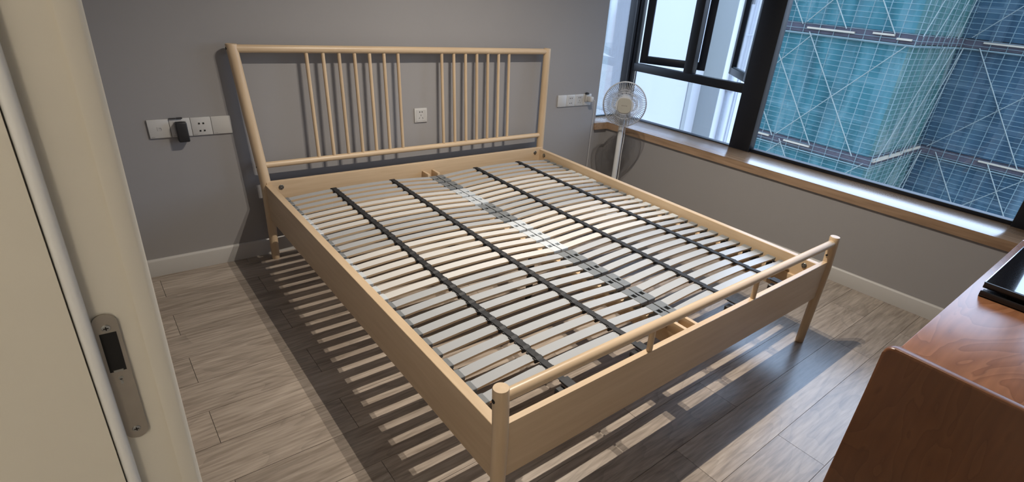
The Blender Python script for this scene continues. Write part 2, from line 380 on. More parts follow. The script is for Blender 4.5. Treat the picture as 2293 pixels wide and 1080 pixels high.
pane('pane', -0.446, 1.131, 0.58, 2.09)
pane('pane', -1.151, -0.599, 0.58, 0.946)
pane('pane', -1.151, -0.599, 1.005, 2.09)
def sash(hinge_a, hinge_b, w, ang, sign, z0=1.012, z1=2.09):
    """outward casement; local x runs from the hinge to the free edge"""
    s = bpy.data.objects.new('sash', None); COL.objects.link(s); s.parent = win; s.empty_display_size = 0.05
    base = Vector((-math.sin(0), 0, 0))
    dirv = Matrix.Rotation(TH, 4, 'Z') @ Vector((math.sin(ang), -sign * math.cos(ang), 0))
    yv = Vector((0, 0, 1)); nv = dirv.cross(yv)
    p = LW(hinge_a, hinge_b, 0)
    mt = Matrix(((dirv.x, nv.x, 0, p.x), (dirv.y, nv.y, 0, p.y), (dirv.z, nv.z, 1, p.z), (0, 0, 0, 1)))
    t0, t1 = (-0.045, 0.0) if sign < 0 else (0.0, 0.045)
    def bar(n, x0, x1, za, zb, mat='frame', ta=t0, tb=t1, bev=0.003):
        return MB().box((x0, ta, za), (x1, tb, zb), bev, mtx=mt).build(n, mat, s)
    sw = 0.058
    bar('stile', 0, sw, z0, z1); bar('stile', w - sw, w, z0, z1)
    bar('rail', sw, w - sw, z0, z0 + 0.052); bar('rail', sw, w - sw, z1 - 0.052, z1)
    tm = (t0 + t1) / 2
    bar('gasket', sw, w - sw, z0 + 0.052, z0 + 0.058, 'gasket', tm - 0.012, tm + 0.012, 0)
    bar('glass', sw, w - sw, z0 + 0.05, z1 - 0.05, 'glass', tm - 0.003, tm + 0.003, 0)
    h = MB(); h.box((w - 0.04, tm - 0.05 if sign > 0 else tm + 0.02, 1.52), (w - 0.02, tm - 0.02 if sign > 0 else tm + 0.05, 1.62), 0.004, mtx=mt)
    h.build('handle', 'black', s)
    return s
sash(0.36, 2.29, 0.53, math.radians(29), 1)
sash(0.372, 1.285, 0.52, math.radians(47), -1)

# ================================================================== OUTSIDE
wing = thing('apartment_wing', 'white rendered wing of the same building with shade-toned return and drain pipes', 'building', (5.5, 3.4, -20))
def wpart(name, lo, hi, mat, bev=0.0):
    off = Vector((5.5, 3.4, -20))
    return MB().box(Vector(lo) - off, Vector(hi) - off, bev).build(name, mat, wing, smooth=False)
wpart('wall', (3.25, 3.4, -20), (5.70, 3.9, 14), 'ext_white')
wpart('wall', (5.545, 3.115, -20), (6.30, 3.9, 14), 'ext_white')
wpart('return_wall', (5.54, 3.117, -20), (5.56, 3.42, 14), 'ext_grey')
wpart('pilaster_strip', (3.40, 3.375, -20), (3.735, 3.402, 14), 'ext_band')
wpart('grey_strip', (5.255, 3.385, -20), (5.335, 3.402, 14), 'ext_grey')  # thin raised strip in the greyer facade colour
off = Vector((5.5, 3.4, -20))
def vpipe(name, x, y, r):
    o = MB().path([Vector((x, y, -20)) - off, Vector((x, y, 14)) - off], r, 12).build(name, 'pipe', wing)
    return o
p = vpipe('drain_pipe', 5.70, 3.06, 0.035)
for z in (-3.9, -2.0, -0.4, 0.55, 1.6):
    MB().box(Vector((5.655, 3.0, z)) - off, Vector((5.745, 3.12, z + 0.05)) - off, 0.004).build('pipe_bracket', 'pipe', p)
vpipe('cable', 5.90, 3.10, 0.008); vpipe('cable', 5.955, 3.10, 0.006)
for z in (-1.35, 1.2):
    MB().path([Vector((5.80, 3.10, z)) - off, Vector((6.03, 3.10, z + 0.01)) - off], 0.008, 8).build('cable_clip', 'pipe', wing)

# --- the scaffolded high-rise behind green net
scf = thing('scaffolded_building', 'high-rise under construction wrapped in teal safety net and scaffold', 'building', (45, 13.8, -26))
SO = Vector((45, 13.8, -26))
ZB0, ZB1 = -26.0, 9.6
XR = 56.0
core = MB(); core.box(Vector((48.2, 16.5, ZB0)) - SO, Vector((66, 37, ZB1 - 1)) - SO); core.box(Vector((59.4, -12, ZB0)) - SO, Vector((66.2, 16, ZB1 - 1.2)) - SO)
core.build('concrete_core', 'core_dark', scf, smooth=False)
def cpart(name, lo, hi): return MB().box(Vector(lo) - SO, Vector(hi) - SO).build(name, 'concrete', scf, smooth=False)
for k in range(7): cpart('concrete_column', (46.5, 15.0 + 3.1 * k, ZB0), (47.2, 15.85 + 3.1 * k, ZB1 - 1))
for k in range(4): cpart('concrete_column', (49.0 + 2.9 * k, 15.2, ZB0), (49.8 + 2.9 * k, 15.9, ZB1 - 1))
for k in range(8): cpart('concrete_column', (57.5, 11.6 - 3.1 * k, ZB0), (58.2, 12.4 - 3.1 * k, ZB1 - 1))
for k in range(9):
    z = -17.6 + 2.95 * k
    cpart('floor_slab', (46.7, 15.3, z), (59.3, 36.0, z + 0.45)); cpart('floor_slab', (57.7, -11.5, z), (64, 15.9, z + 0.44))
bands = [-26.3, -17.25, -8.25, 0.62, 9.5]
def net(name, p0, p1, z0, z1, mat, nrm, amp=0.16):
    p0, p1, nrm = Vector(p0), Vector(p1), Vector(nrm)
    L_ = (p1 - p0).length; nx = max(8, int(L_ / 0.4)); nz = 26
    me = bpy.data.meshes.new(name); vsx = []; fs = []
    for j in range(nz + 1):
        v = j / nz
        for i in range(nx + 1):
            u = i / nx
            s_ = u * L_
            d = amp * (math.sin(s_ * 2.1 + z0) * 0.4 + math.sin(s_ * 4.7 + 1.3 * math.sin(v * 5 + s_)) * 0.35 + math.sin(v * 9 + s_ * 0.8) * 0.3) * math.sin(PI * v) ** 0.5 * min(1, s_ / 0.8, (L_ - s_) / 0.8)
            vsx.append((p0.lerp(p1, u) + nrm * d + Vector((0, 0, z0 + (z1 - z0) * v)) - Vector((SO.x, SO.y, SO.z)))[:])
    for j in range(nz):
        for i in range(nx):
            a = j * (nx + 1) + i; fs.append((a, a + 1, a + nx + 2, a + nx + 1))
    me.from_pydata(vsx, [], fs); me.materials.append(M[mat]); me.shade_smooth()
    return link(name, me, scf)
Y1, Y0 = 36.0, -11.0
for i in range(len(bands) - 1):
    za, zb = bands[i] + 0.42, bands[i + 1] - 0.30
    net('safety_net', (45.25, Y1, 0), (45.25, 14.05, 0), za, zb, 'net', (-1, 0, 0))
    net('safety_net', (45.25, 14.05, 0), (XR + 0.25, 14.05, 0), za, zb, 'net3', (0, -1, 0))
    net('safety_net', (XR + 0.25, 14.05, 0), (XR + 0.25, Y0, 0), za, zb, 'net_shade', (-1, 0, 0))
for z in bands[1:]:
    g = MB()
    g.box(Vector((44.95, 13.75, z - 0.27)) - SO, Vector((46.4, Y1, z + 0.36)) - SO)
    g.box(Vector((45.05, 13.79, z - 0.24)) - SO, Vector((XR + 1.2, 14.9, z + 0.33)) - SO)
    g.box(Vector((XR - 0.05, Y0, z - 0.26)) - SO, Vector((XR + 1.1, 13.85, z + 0.35)) - SO)
    g.build('platform', 'slab', scf, smooth=False)
    g = MB()
    g.path([Vector((44.85, Y1, z - 0.36)) - SO, Vector((44.85, 13.65, z - 0.36)) - SO, Vector((XR - 0.15, 13.65, z - 0.36)) - SO, Vector((XR - 0.15, Y0, z - 0.36)) - SO], 0.05, 6)
    g.build('edge_cable', 'pole', scf)
# loose tan boards lying along the platforms
rb = random.Random(4)
def board(x, y0, y1, z):
    MB().box(Vector((x - 0.12, min(y0, y1), z)) - SO, Vector((x + 0.05, max(y0, y1), z + 0.13)) - SO).build('scaffold_board', 'bamboo', scf, smooth=False)
board(44.88, 21.6, 17.9, 0.62); board(44.88, 14.9, 13.9, 0.55); board(44.88, 23.6, 22.3, -8.15); board(44.88, 20.9, 18.6, -8.2)
board(44.88, 16.6, 15.1, 0.75)
board(XR - 0.12, 12.3, 7.2, 0.75); board(XR - 0.12, 9.2, 5.8, -8.1); board(XR - 0.12, 4.6, 0.5, -8.1)
MB().box(Vector((45.2, 13.55, -8.15)) - SO, Vector((51.3, 13.72, -7.9)) - SO).build('scaffold_board', 'bamboo', scf, smooth=False)
MB().box(Vector((51.6, 13.55, -8.05)) - SO, Vector((55.4, 13.72, -7.85)) - SO).build('scaffold_board', 'bamboo', scf, smooth=False)
# tubes: uprights, ledgers and long braces, one part each, sharing meshes
RT = 0.030
def tube_mesh(name, length, axis, r):
    d = Vector((0, 0, 0)); d[axis] = length
    g = MB().path([(0, 0, 0), d], r, 5)
    bmesh.ops.recalc_face_normals(g.bm, faces=g.bm.faces)
    me = bpy.data.meshes.new(name); g.bm.to_mesh(me); g.bm.free(); me.materials.append(M['pole']); return me
H = ZB1 - (-16.0)
me_up = tube_mesh('upright', H, 2, RT)
def upright(x, y): link('upright', me_up, scf, Vector((x + rb.uniform(-.06, .06), y + rb.uniform(-.08, .08), -16.0)) - SO)
y = 13.7
while y < 34: upright(44.9, y); y += 1.16
x = 46.0
while x < XR - 0.3: upright(x, 13.62); x += 1.16
y = 13.0
while y > -9: upright(XR - 0.1, y); y -= 1.16
mA = tube_mesh('ledger', Y1 - 13.5, 1, 0.018); mB = tube_mesh('ledger', XR - 44.8, 0, 0.018); mC = tube_mesh('ledger', 13.6 - Y0, 1, 0.018)
z = -15.8
while z < ZB1:
    jz = rb.uniform(-.04, .04)
    for me_, loc in ((mA, (44.84, 13.5, z + jz)), (mB, (44.8, 13.56, z + jz * .5)), (mC, (XR - 0.16, Y0, z - jz))):
        o = link('ledger', me_, scf, Vector(loc) - SO); o.rotation_euler = (rb.uniform(-.0012, .0012), 0, 0)
    z += 0.39
def brace(p, q, r=0.042):
    return MB().path([Vector(p) - SO, Vector(q) - SO], r, 6).build('brace', 'brace', scf)
for k in range(7):
    yb = 15.1 + 3.45 * k
    for zz in (0.9, -8.0, -16.5):
        brace((44.76, yb + 6.2, zz + 8.4), (44.76, yb, zz))
        if k % 2 == 0: brace((44.72, yb - 1.0, zz + 8.2), (44.72, yb + 6.6, zz + 0.2), 0.035)
for k in range(6):
    yb = 12.4 - 3.9 * k
    for zz in (0.9, -8.0, -16.5):
        brace((XR - 0.24, yb, zz + 8.4), (XR - 0.24, yb - 5.9, zz))
        if k % 2 == 0: brace((XR - 0.28, yb - 7, zz + 8.2), (XR - 0.28, yb + 0.8, zz + 0.2), 0.035)
for k in range(4):
    xb = 45.4 + 2.6 * k
    for zz in (0.9, -8.0, -16.5): brace((xb, 13.48, zz), (min(xb + 5.5, XR - .3), 13.48, zz + 8.3), 0.035)

# ================================================================== DOOR FRAME at the left (strike side)
df = sempty('door_1', 'cream lacquered door frame with satin strike plate')
# plan section of the jamb seen from the doorway (faces -y): stop, rubber seal, rebate, casing
YJ = -0.20
XR0, XR1 = -0.677, -0.636      # rebate with the strike plate
g = MB().prism([(-0.86, YJ - 0.018), (-0.684, YJ - 0.018), (-0.684, YJ + 0.06), (-0.86, YJ + 0.06)], 0, 2.1)
g.build('door_stop', 'cream', df, smooth=False)
MB().path([(-0.6775, YJ - 0.012, 0), (-0.6775, YJ - 0.012, 2.1)], 0.0062, 12).build('seal', 'seal', df)
g = MB().prism([(-0.694, YJ - 0.004), (-0.6345, YJ), (-0.6345, YJ + 0.06), (-0.694, YJ + 0.06)], 0, 2.1); g.build('rebate', 'cream', df, smooth=False)
cs = [(-0.6345, YJ - 0.003), (-0.6205, YJ - 0.003), (-0.6165, YJ + 0.000), (-0.6150, YJ + 0.006), (-0.6150, YJ + 0.075), (-0.6345, YJ + 0.075)]
MB().prism(cs, 0, 2.1).build('casing', 'cream', df, ang=50)
MB().box((-0.86, -1.12, 2.08), (-0.615, -0.13, 2.14)).build('lintel', 'cream', df, smooth=False)
MB().box((-0.86, -1.14, 0), (-0.615, -1.09, 2.1)).build('far_jamb', 'cream', df, smooth=False)
df.rotation_euler = (0, math.radians(1.66), 0)
df.location = Vector((-0.65, 0, 1.40)) - Matrix.Rotation(math.radians(1.66), 3, 'Y') @ Vector((-0.65, 0, 1.40))
# strike plate
PZ0, PZ1, PX, PWd = 0.984, 1.148, -0.6618, 0.0205
def stadium(w, h, n=10):
    r = w / 2; pts = []
    for i in range(n + 1): a = PI * i / n; pts.append((r * math.cos(a), h / 2 - r + r * math.sin(a)))
    for i in range(n + 1): a = PI + PI * i / n; pts.append((r * math.cos(a), -h / 2 + r + r * math.sin(a)))
    return pts
zc = (PZ0 + PZ1) / 2
PM = Matrix(((1, 0, 0, PX), (0, 0, -1, YJ - 0.0025), (0, 1, 0, zc), (0, 0, 0, 1)))   # plate x -> x, plate y -> z, out -> -y
plate = MB().prism(stadium(PWd, PZ1 - PZ0), 0.0, 0.0022, PM).build('strike_plate', 'brushed', df, smooth=False)
hz = 0.012
g = MB().prism([(-0.0072, hz), (0.0068, hz), (0.0072, hz + 0.048), (-0.0068, hz + 0.048)], 0.0018, 0.0026, PM); g.build('latch_opening', 'hole', plate, smooth=False)
MB().prism([(-0.004, hz - 0.0005), (0.004, hz - 0.0005), (0.0042, hz + 0.002), (-0.0042, hz + 0.002)], 0.002, 0.0030, PM).build('latch_lip', 'steel', plate, smooth=False)
g = MB(); kz = hz - 0.012
g.lathe([(0.0022, 0.0018), (0.0022, 0.0027)], 12, PM @ Matrix.Translation((0, kz + 0.003, 0)))
g.prism([(-0.0011, kz - 0.005), (0.0011, kz - 0.005), (0.0011, kz + 0.002), (-0.0011, kz + 0.002)], 0.0018, 0.0027, PM)
g.build('keyhole_mark', 'steel', plate, smooth=False)
for sz in (0.066, -0.069):
    T_ = PM @ Matrix.Translation((0, sz, 0))
    s_ = MB().lathe([(0.0040, 0.0018), (0.0038, 0.0030), (0.0028, 0.0034)], 16, T_).build('screw', 'steel', plate)
    g = MB(); g.box((-0.0022, -0.0005, 0.003), (0.0022, 0.0005, 0.0037), mtx=T_); g.box((-0.0005, -0.0022, 0.003), (0.0005, 0.0022, 0.0037), mtx=T_)
    g.build('cross_slot', 'hole', s_, smooth=False)

# ================================================================== BED FRAME
W = 1.888
bed = thing('bed_frame', 'pale birch spindle-back double bed frame standing against the grey wall', 'bed')
def post(name, xf, y0, y1, h, rb_, rm, rt, xm=None, xt=None):
    xm = xf if xm is None else xm; xt = xm if xt is None else xt
    prof = []
    n = 14
    rings = []
    for i in range(n + 1):
        z = h * i / n; u = i / n
        r = rb_ + (rm - rb_) * min(1, z / 0.42) if z < 0.42 else rm + (rt - rm) * (z - 0.42) / max(0.01, h - 0.42)
        x = xf + (xm - xf) * z / 0.42 if z < 0.42 else xm + (xt - xm) * (z - 0.42) / (h - 0.42)
        yy = y0 if z < 0.42 else y0 + (y1 - y0) * (z - 0.42) / (h - 0.42)
        rings.append([(x + r * math.cos(2 * PI * k / 24), yy + r * math.sin(2 * PI * k / 24), z) for k in range(24)])
    top = rings[-1]; c = Vector((x, y1, h))
    rings[-1] = [(p[0], p[1], h - 0.005) for p in top]
    rings.append([tuple(c + (Vector(p) - c) * 0.93) for p in top])
    bot = rings[0]; rings[0] = [(p[0], p[1], 0.004) for p in bot]
    rings.insert(0, [(xf + (p[0] - xf) * 0.9, y0 + (p[1] - y0) * 0.9, 0.0) for p in bot])
    return MB().rings(rings).build(name, 'birch_z', bed, ang=50)
HF, HH = 0.583, 1.124
PY0, PY1 = 2.168, 2.196
fl = post('post', 0.003, 0, 0.009, HF, 0.020, 0.0225, 0.0225)
fr = post('post', W + 0.006, 0, 0.009, HF, 0.020, 0.0225, 0.0225)
bl = post('post', -0.001, PY0, PY1, HH, 0.020, 0.026, 0.0255, 0.010, -0.036)
br = post('post', W + 0.001, PY0, PY1, HH, 0.020, 0.026, 0.0255, W - 0.012, W + 0.010)
def bolt_hole(parent, p, d, r=0.0042):
    p = Vector(p); d = Vector(d)
    return MB().path([p - d * 0.004, p + d * 0.0008], r, 12).build('bolt_hole', 'hole', parent)
bolt_hole(fl, (-0.0195, 0.0085, HF - 0.034), (-1, 0.0, 0), 0.0065)
bolt_hole(bl, (-0.0605, 2.193, HH - 0.020), (-0.99, -0.1, 0), 0.006); bolt_hole(bl, (-0.0225, 2.168, 0.532), (-0.98, -0.15, 0))
bolt_hole(fr, (W - 0.019, 0.010, HF - 0.09), (-0.97, 0.2, 0))
# rails and panels
MB().box((0.0, 0.016, 0.240), (0.033, 2.165, 0.438), 0.0025).build('side_rail', 'birch_y', bed, ang=22)
MB().box((W - 0.033, 0.016, 0.240), (W, 2.165, 0.438), 0.0025).build('side_rail', 'birch_y', bed, ang=22)
MB().box((0.014, -0.006, 0.265), (W - 0.014, 0.018, 0.4595), 0.0022).build('footboard_panel', 'birch_x', bed, ang=22)
MB().box((0.033, 0.0225, 0.285), (W - 0.033, 0.086, 0.325), 0.002).build('footboard_ledger', 'birch_x', bed)
MB().box((0.006, 2.140, 0.250), (W - 0.006, 2.163, 0.452), 0.0025).build('headboard_panel', 'birch_x', bed, ang=22)
MB().path([(0.005, 0.0085, 0.5515), (W - 0.005, 0.0085, 0.5515)], 0.0172, 20).build('foot_bar', 'birch_x', bed)
for x in (0.602, 1.236):
    MB().path([(x, 0.006, 0.454), (x, 0.008, 0.545)], 0.0105, 14).build('foot_bar_dowel', 'birch_z', bed)
ZT_, ZL_ = 1.103, 0.536
def hy(z): return PY0 + (PY1 - PY0) * (z - 0.42) / (HH - 0.42)
MB().path([(-0.034, hy(ZT_), ZT_), (W + 0.009, hy(ZT_), ZT_)], 0.0188, 20).build('headboard_top_rail', 'birch_x', bed)
MB().path([(0.0, hy(ZL_), ZL_), (W, hy(ZL_), ZL_)], 0.0160, 20).build('headboard_bottom_rail', 'birch_x', bed)
sp = MB().path([(0, 0, 0), (0, (hy(ZT_) - hy(ZL_)), ZT_ - ZL_)], 0.0095, 14).build('spindle', 'birch_z', bed)
sp.location = (0.298, hy(ZL_), ZL_)
xs = [0.298 + 0.0833 * i for i in range(7)] + [1.078 + 0.0829 * i for i in range(7)]
for x in xs[1:]: copy(sp, bed, (x, hy(ZL_), ZL_))
# inside: ledgers on the side rails, middle beam with leg, bolts
for x0, x1 in ((0.033, 0.052), (W - 0.052, W - 0.033)):
    MB().box((x0, 0.10, 0.30), (x1, 2.08, 0.345), 0.002).build('rail_ledger', 'birch_y', bed)
MB().box((W / 2 - 0.032, 0.0225, 0.275), (W / 2 + 0.032, 2.139, 0.345), 0.003).build('middle_beam', 'birch_y', bed)
for dx in (-0.042, 0.026):
    MB().box((W / 2 + dx, 0.0225, 0.345), (W / 2 + dx + 0.016, 0.150, 0.392), 0.002).build('beam_cleat', 'birch_y', bed)
    MB().box((W / 2 + dx, 2.06, 0.345), (W / 2 + dx + 0.016, 2.139, 0.400), 0.002).build('beam_cleat', 'birch_y', bed)
MB().path([(W / 2, 1.05, 0), (W / 2, 1.05, 0.276)], 0.018, 14).build('middle_leg', 'black', bed)
def cam_bolt(p, d):
    p, d = Vector(p), Vector(d).normalized()
    q = d.to_track_quat('Z', 'Y').to_matrix().to_4x4(); T = Matrix.Translation(p) @ q
    b = MB().lathe([(0.013, -0.001), (0.013, 0.002), (0.0115, 0.0035)], 20, T).build('bolt', 'dsteel', bed)
    g = MB()
    for a in (0.4, 0.4 + PI / 2): g.box((-0.0105, -0.0018, 0.003), (0.0105, 0.0018, 0.0055), mtx=T @ Matrix.Rotation(a, 4, 'Z'))
    g.lathe([(0.004, 0.003), (0.004, 0.006)], 10, T)
    g.build('bolt_cross', 'steel', b, smooth=False)
cam_bolt((0.075, 2.140, 0.418), (0, -1, 0)); cam_bolt((W - 0.075, 2.140, 0.418), (0, -1, 0))
cam_bolt((W - 0.033, 2.085, 0.408), (-1, 0, 0)); cam_bolt((W - 0.033, 0.085, 0.408), (-1, 0, 0))
cam_bolt((0.033, 2.085, 0.408), (1, 0, 0)); cam_bolt((0.033, 0.085, 0.408), (1, 0, 0))

# ================================================================== SLATTED BASES (two halves)
SP, SW, ST_ = 0.0681, 0.0405, 0.0085
SL, ARCH, ZE = 0.872, 0.020, 0.390
def slat_mesh(name, top):
    g = MB(); n = 12; rings = []
    for i in range(n + 1):
        x = -SL / 2 + SL * i / n; z = ARCH * (1 - (2 * x / SL) ** 2)
        rings.append([(x, 0, z - ST_), (x, SW, z - ST_), (x, SW, z), (x, 0, z)])
    g.rings(rings)
    for f in g.bm.faces:
        c = f.calc_center_median(); f.normal_update()
    bmesh.ops.recalc_face_normals(g.bm, faces=g.bm.faces)
    for f in g.bm.faces:
        f.material_index = 0 if f.normal.z > 0.7 else 1
    me = bpy.data.meshes.new(name); g.bm.to_mesh(me); g.bm.free(); me.materials.append(M[top]); me.materials.append(M['birch_x']); return me
slat_me = {'w': slat_mesh('white_slat', 'slat_white'), 'g': slat_mesh('grey_slat', 'slat_grey')}
def cap_me(l, mat):
    g = MB().box((0, -0.0022, -0.013), (l, SW + 0.0022, 0.0028), 0.0015, seg=1)
    bmesh.ops.recalc_face_normals(g.bm, faces=g.bm.faces)
    me = bpy.data.meshes.new('slat_cap'); g.bm.to_mesh(me); g.bm.free(); me.materials.append(M[mat]); return me
CAPL, CAPC = 0.030, 0.043
caps = {('w', 0): cap_me(CAPL, 'cap_clear'), ('g', 0): cap_me(CAPL, 'cap_dark'), ('w', 1): cap_me(CAPC, 'cap_clear'), ('g', 1): cap_me(CAPC, 'cap_dark')}
def bridge_me(mat, sgn):
    g = MB()
    # web between the paired slats, open in the middle so the dark gap shows
    g.box((0.000, SW, -0.012), (0.010, SP, 0.001)); g.box((0.030, SW, -0.012), (0.038, SP, 0.001)); g.box((0.0, SW + 0.010, -0.030), (0.038, SP - 0.010, -0.014))
    g.box((0.006, SW * 0.4, -0.045), (0.032, SP + SW * 0.6, -0.012))
    bmesh.ops.recalc_face_normals(g.bm, faces=g.bm.faces)
    me = bpy.data.meshes.new('slat_holder'); g.bm.to_mesh(me); g.bm.free(); me.materials.append(M[mat]); return me
holders = {'w': bridge_me('cap_clear', 1), 'g': bridge_me('cap_dark', 1)}
g = MB().prism([(-0.017, -0.006), (0.017, -0.006), (0.017, 0.010), (0.0125, 0.013), (0.0125, SW - 0.006), (0.0165, SW - 0.004), (0.0165, SW + 0.004), (-0.0165, SW + 0.004), (-0.0165, SW - 0.004), (-0.0125, SW - 0.006), (-0.0125, 0.013), (-0.017, 0.010)], -0.013, 0.0022)
bmesh.ops.recalc_face_normals(g.bm, faces=g.bm.faces)
clip_me = bpy.data.meshes.new('strap_clip'); g.bm.to_mesh(clip_me); g.bm.free(); clip_me.materials.append(M['strap'])
def sidehold_me():
    g = MB().box((0, SW * 0.35, -0.050), (0.028, SP + SW * 0.65, -0.013), 0.002, seg=1)
    bmesh.ops.recalc_face_normals(g.bm, faces=g.bm.faces)
    me = bpy.data.meshes.new('side_holder'); g.bm.to_mesh(me); g.bm.free(); me.materials.append(M['black']); return me
side_me = sidehold_me()
zones = ['g'] * 10 + ['w'] * 6 + ['g'] * 4 + ['w'] * 4 + ['g'] * 4       # from the foot to the head
YS0 = 0.1565
def arch_z(xl): return ZE + ARCH * (1 - (2 * xl / SL) ** 2)
for half, (cx, straps, lab) in enumerate(((0.4875, (0.313, 0.655), 'slatted bed base of white and grey slats on the doorway side of the bed'),
                                       (W - 0.4875, (W - 0.655, W - 0.313), 'slatted bed base of white and grey slats on the window side of the bed'))):
    sbx = thing('slatted_bed_base', lab, 'bed base', (cx, 1.1, ZE - 0.05), 'slatted bases laid in the bed frame')
    o0 = Vector((cx, 1.1, ZE - 0.05))
    def at(x, y, z): return Vector((x, y, z)) - o0
    for i, zn in enumerate(zones):
        y = YS0 + SP * i
        link('slat', slat_me[zn], sbx, at(cx, y, ZE))
        xo, xi = (cx - SL / 2 - 0.005, cx + SL / 2 - CAPC + 0.018) if half == 0 else (cx + SL / 2 + 0.005 - CAPL, cx - SL / 2 - 0.018)
        link('slat_cap', caps[(zn, 0)], sbx, at(xo, y, ZE + 0.002)); link('slat_cap', caps[(zn, 1)], sbx, at(xi, y, ZE + 0.001))
        if i % 2 == 0:
            zn2 = zones[i]
            link('slat_holder', holders[zn2], sbx, at(xi + 0.002, y, ZE + 0.001))
            link('side_holder', side_me, sbx, at(cx - SL / 2 - 0.004 if half == 0 else cx + SL / 2 - 0.024, y, ZE))
        for xs_ in straps:
            link('strap_clip', clip_me, sbx, at(xs_, y, arch_z(xs_ - cx) + 0.001))
    for xs_ in straps:
        zt = arch_z(xs_ - cx) + 0.0032
        pts = []
        for i in range(28):
            y = YS0 + SP * i
            pts += [(y - 0.008, zt - 0.002), (y + 0.004, zt + 0.002), (y + SW * 0.5, zt + 0.0005), (y + SW, zt)]
        pts = [(0.040, 0.4085), (0.075, 0.4085), (0.105, 0.404), (0.135, 0.402)] + pts
        rings = [[at(xs_ + sx_ * 0.0115, y, z + dz) for sx_, dz in ((-1, 0), (1, 0), (1, 0.002), (-1, 0.002))] for y, z in pts]
        MB().rings(rings).build('strap', 'strap', sbx, smooth=False)
        g = MB(); g.box(at(xs_ - 0.018, 0.038, 0.4055), at(xs_ + 0.018, 0.100, 0.4125), 0.0015, seg=1)
        g.build('strap_end', 'strap', sbx, smooth=False)
        MB().box(at(xs_ - 0.045, 0.062, 0.326), at(xs_ - 0.012, 0.090, 0.398), 0.004, seg=1).build('strap_anchor', 'black', sbx, smooth=False)

# ================================================================== WALL SOCKETS
PS = 0.0858
def plate(name, x, z, label, cat, group=None, y=YB):
    t = thing(name, label, cat, (x, y, z), group)
    MB().box((0.0005, -0.0085, 0), (PS - 0.0005, 0, PS), 0.002).build('face_plate', 'plate', t)
    MB().box((0.006, -0.0086, 0.005), (0.020, -0.0084, 0.0064)).build('maker_mark', 'print', t, smooth=False)
    return t
def insert(t, lo, hi): return MB().box((lo[0], -0.0096, lo[1]), (hi[0], -0.008, hi[1]), 0.0006, seg=1).build('insert', 'plate2', t)
def hole(par, x, z, w=0.0055, h=0.0062, rot=0.0):
    mt = Matrix.Translation((x, -0.0098, z)) @ Matrix.Rotation(rot, 4, 'Y')
    return MB().box((-w / 2, -0.0006, -h / 2), (w / 2, 0.0006, h / 2), mtx=mt).build('pin_hole', 'hole', par, smooth=False)
SX1, SZ1 = -0.4309, 0.6984
jk = plate('phone_jack', SX1, SZ1, 'white wall plate with a small phone jack, first of the doorway-side strip', 'wall plate')
MB().box((0.034, -0.0095, 0.034), (0.052, -0.008, 0.052), 0.0006, seg=1).build('shutter', 'plate2', jk)
MB().box((0.0425, -0.0098, 0.0445), (0.051, -0.0092, 0.046)).build('jack_mark', 'print', jk, smooth=False)
MB().box((0.050, -0.0098, 0.036), (0.0515, -0.0092, 0.046)).build('jack_mark', 'print', jk, smooth=False)
s2 = plate('wall_socket', SX1 + 0.0862, SZ1, 'white wall socket half hidden behind the black charger', 'socket')
insert(s2, (0.015, 0.012), (0.070, 0.074))
s3 = plate('wall_socket', SX1 + 0.0862 * 2, SZ1, 'white four-hole wall socket beside the black charger', 'socket')
for x, z in ((0.034, 0.057), (0.052, 0.057), (0.034, 0.022), (0.052, 0.022)): hole(s3, x, z, 0.0065, 0.0075)
plate('blank_plate', SX1 + 0.0862 * 3, SZ1, 'plain blank white wall plate nearest the headboard post', 'wall plate')
c1_ = plate('wall_socket', 0.9147, 0.677, 'single white wall socket seen between the headboard spindles', 'socket')
ins = insert(c1_, (0.010, 0.010), (0.076, 0.076))
for x in (0.035, 0.051): hole(ins, x, 0.063)
hole(ins, 0.043, 0.043, 0.002, 0.010); hole(ins, 0.032, 0.026, 0.002, 0.010, 0.6); hole(ins, 0.054, 0.026, 0.002, 0.010, -0.6)
SX3, SZ3 = 2.0792, 0.7073
plate('blank_plate', SX3, SZ3, 'plain blank white wall plate on the window side of the bed', 'wall plate')
r2 = plate('wall_socket', SX3 + 0.0862, SZ3, 'white four-hole wall socket next to the window-side blank plate', 'socket')
ins = insert(r2, (0.016, 0.010), (0.072, 0.076))
for x, z in ((0.035, 0.060), (0.053, 0.060), (0.035, 0.024), (0.053, 0.024)): hole(ins, x, z)
r3 = plate('wall_socket', SX3 + 0.0862 * 2, SZ3, 'white five-hole wall socket left of the plugged-in fan adapter', 'socket')
ins = insert(r3, (0.010, 0.010), (0.074, 0.076))
for x in (0.038, 0.054): hole(ins, x, 0.062, 0.004, 0.008)
hole(ins, 0.034, 0.024, 0.002, 0.009, 0.6); hole(ins, 0.055, 0.024, 0.002, 0.009, -0.6); hole(ins, 0.045, 0.040, 0.002, 0.009)
r4 = plate('wall_socket', SX3 + 0.0862 * 3, SZ3, 'white wall socket holding the white fan adapter', 'socket')
insert(r4, (0.010, 0.010), (0.074, 0.076))
# black charger in the second plate
ch = thing('charger', 'small black phone charger plugged into the doorway-side socket strip', 'charger', (SX1 + 0.0862 + 0.020, YB - 0.0095, SZ1 - 0.020))
MB().box((0.0, -0.034, 0.0), (0.046, -0.001, 0.094), 0.006, seg=3).build('body', 'black', ch)
MB().box((-0.018, -0.0075, 0.1062), (0.010, 0.0085, 0.1086), 0.001, seg=1).build('hook', 'black', ch)
MB().box((0.012, -0.0075, 0.1062), (0.036, 0.0085, 0.1098), 0.001, seg=1).build('hook', 'black', ch)
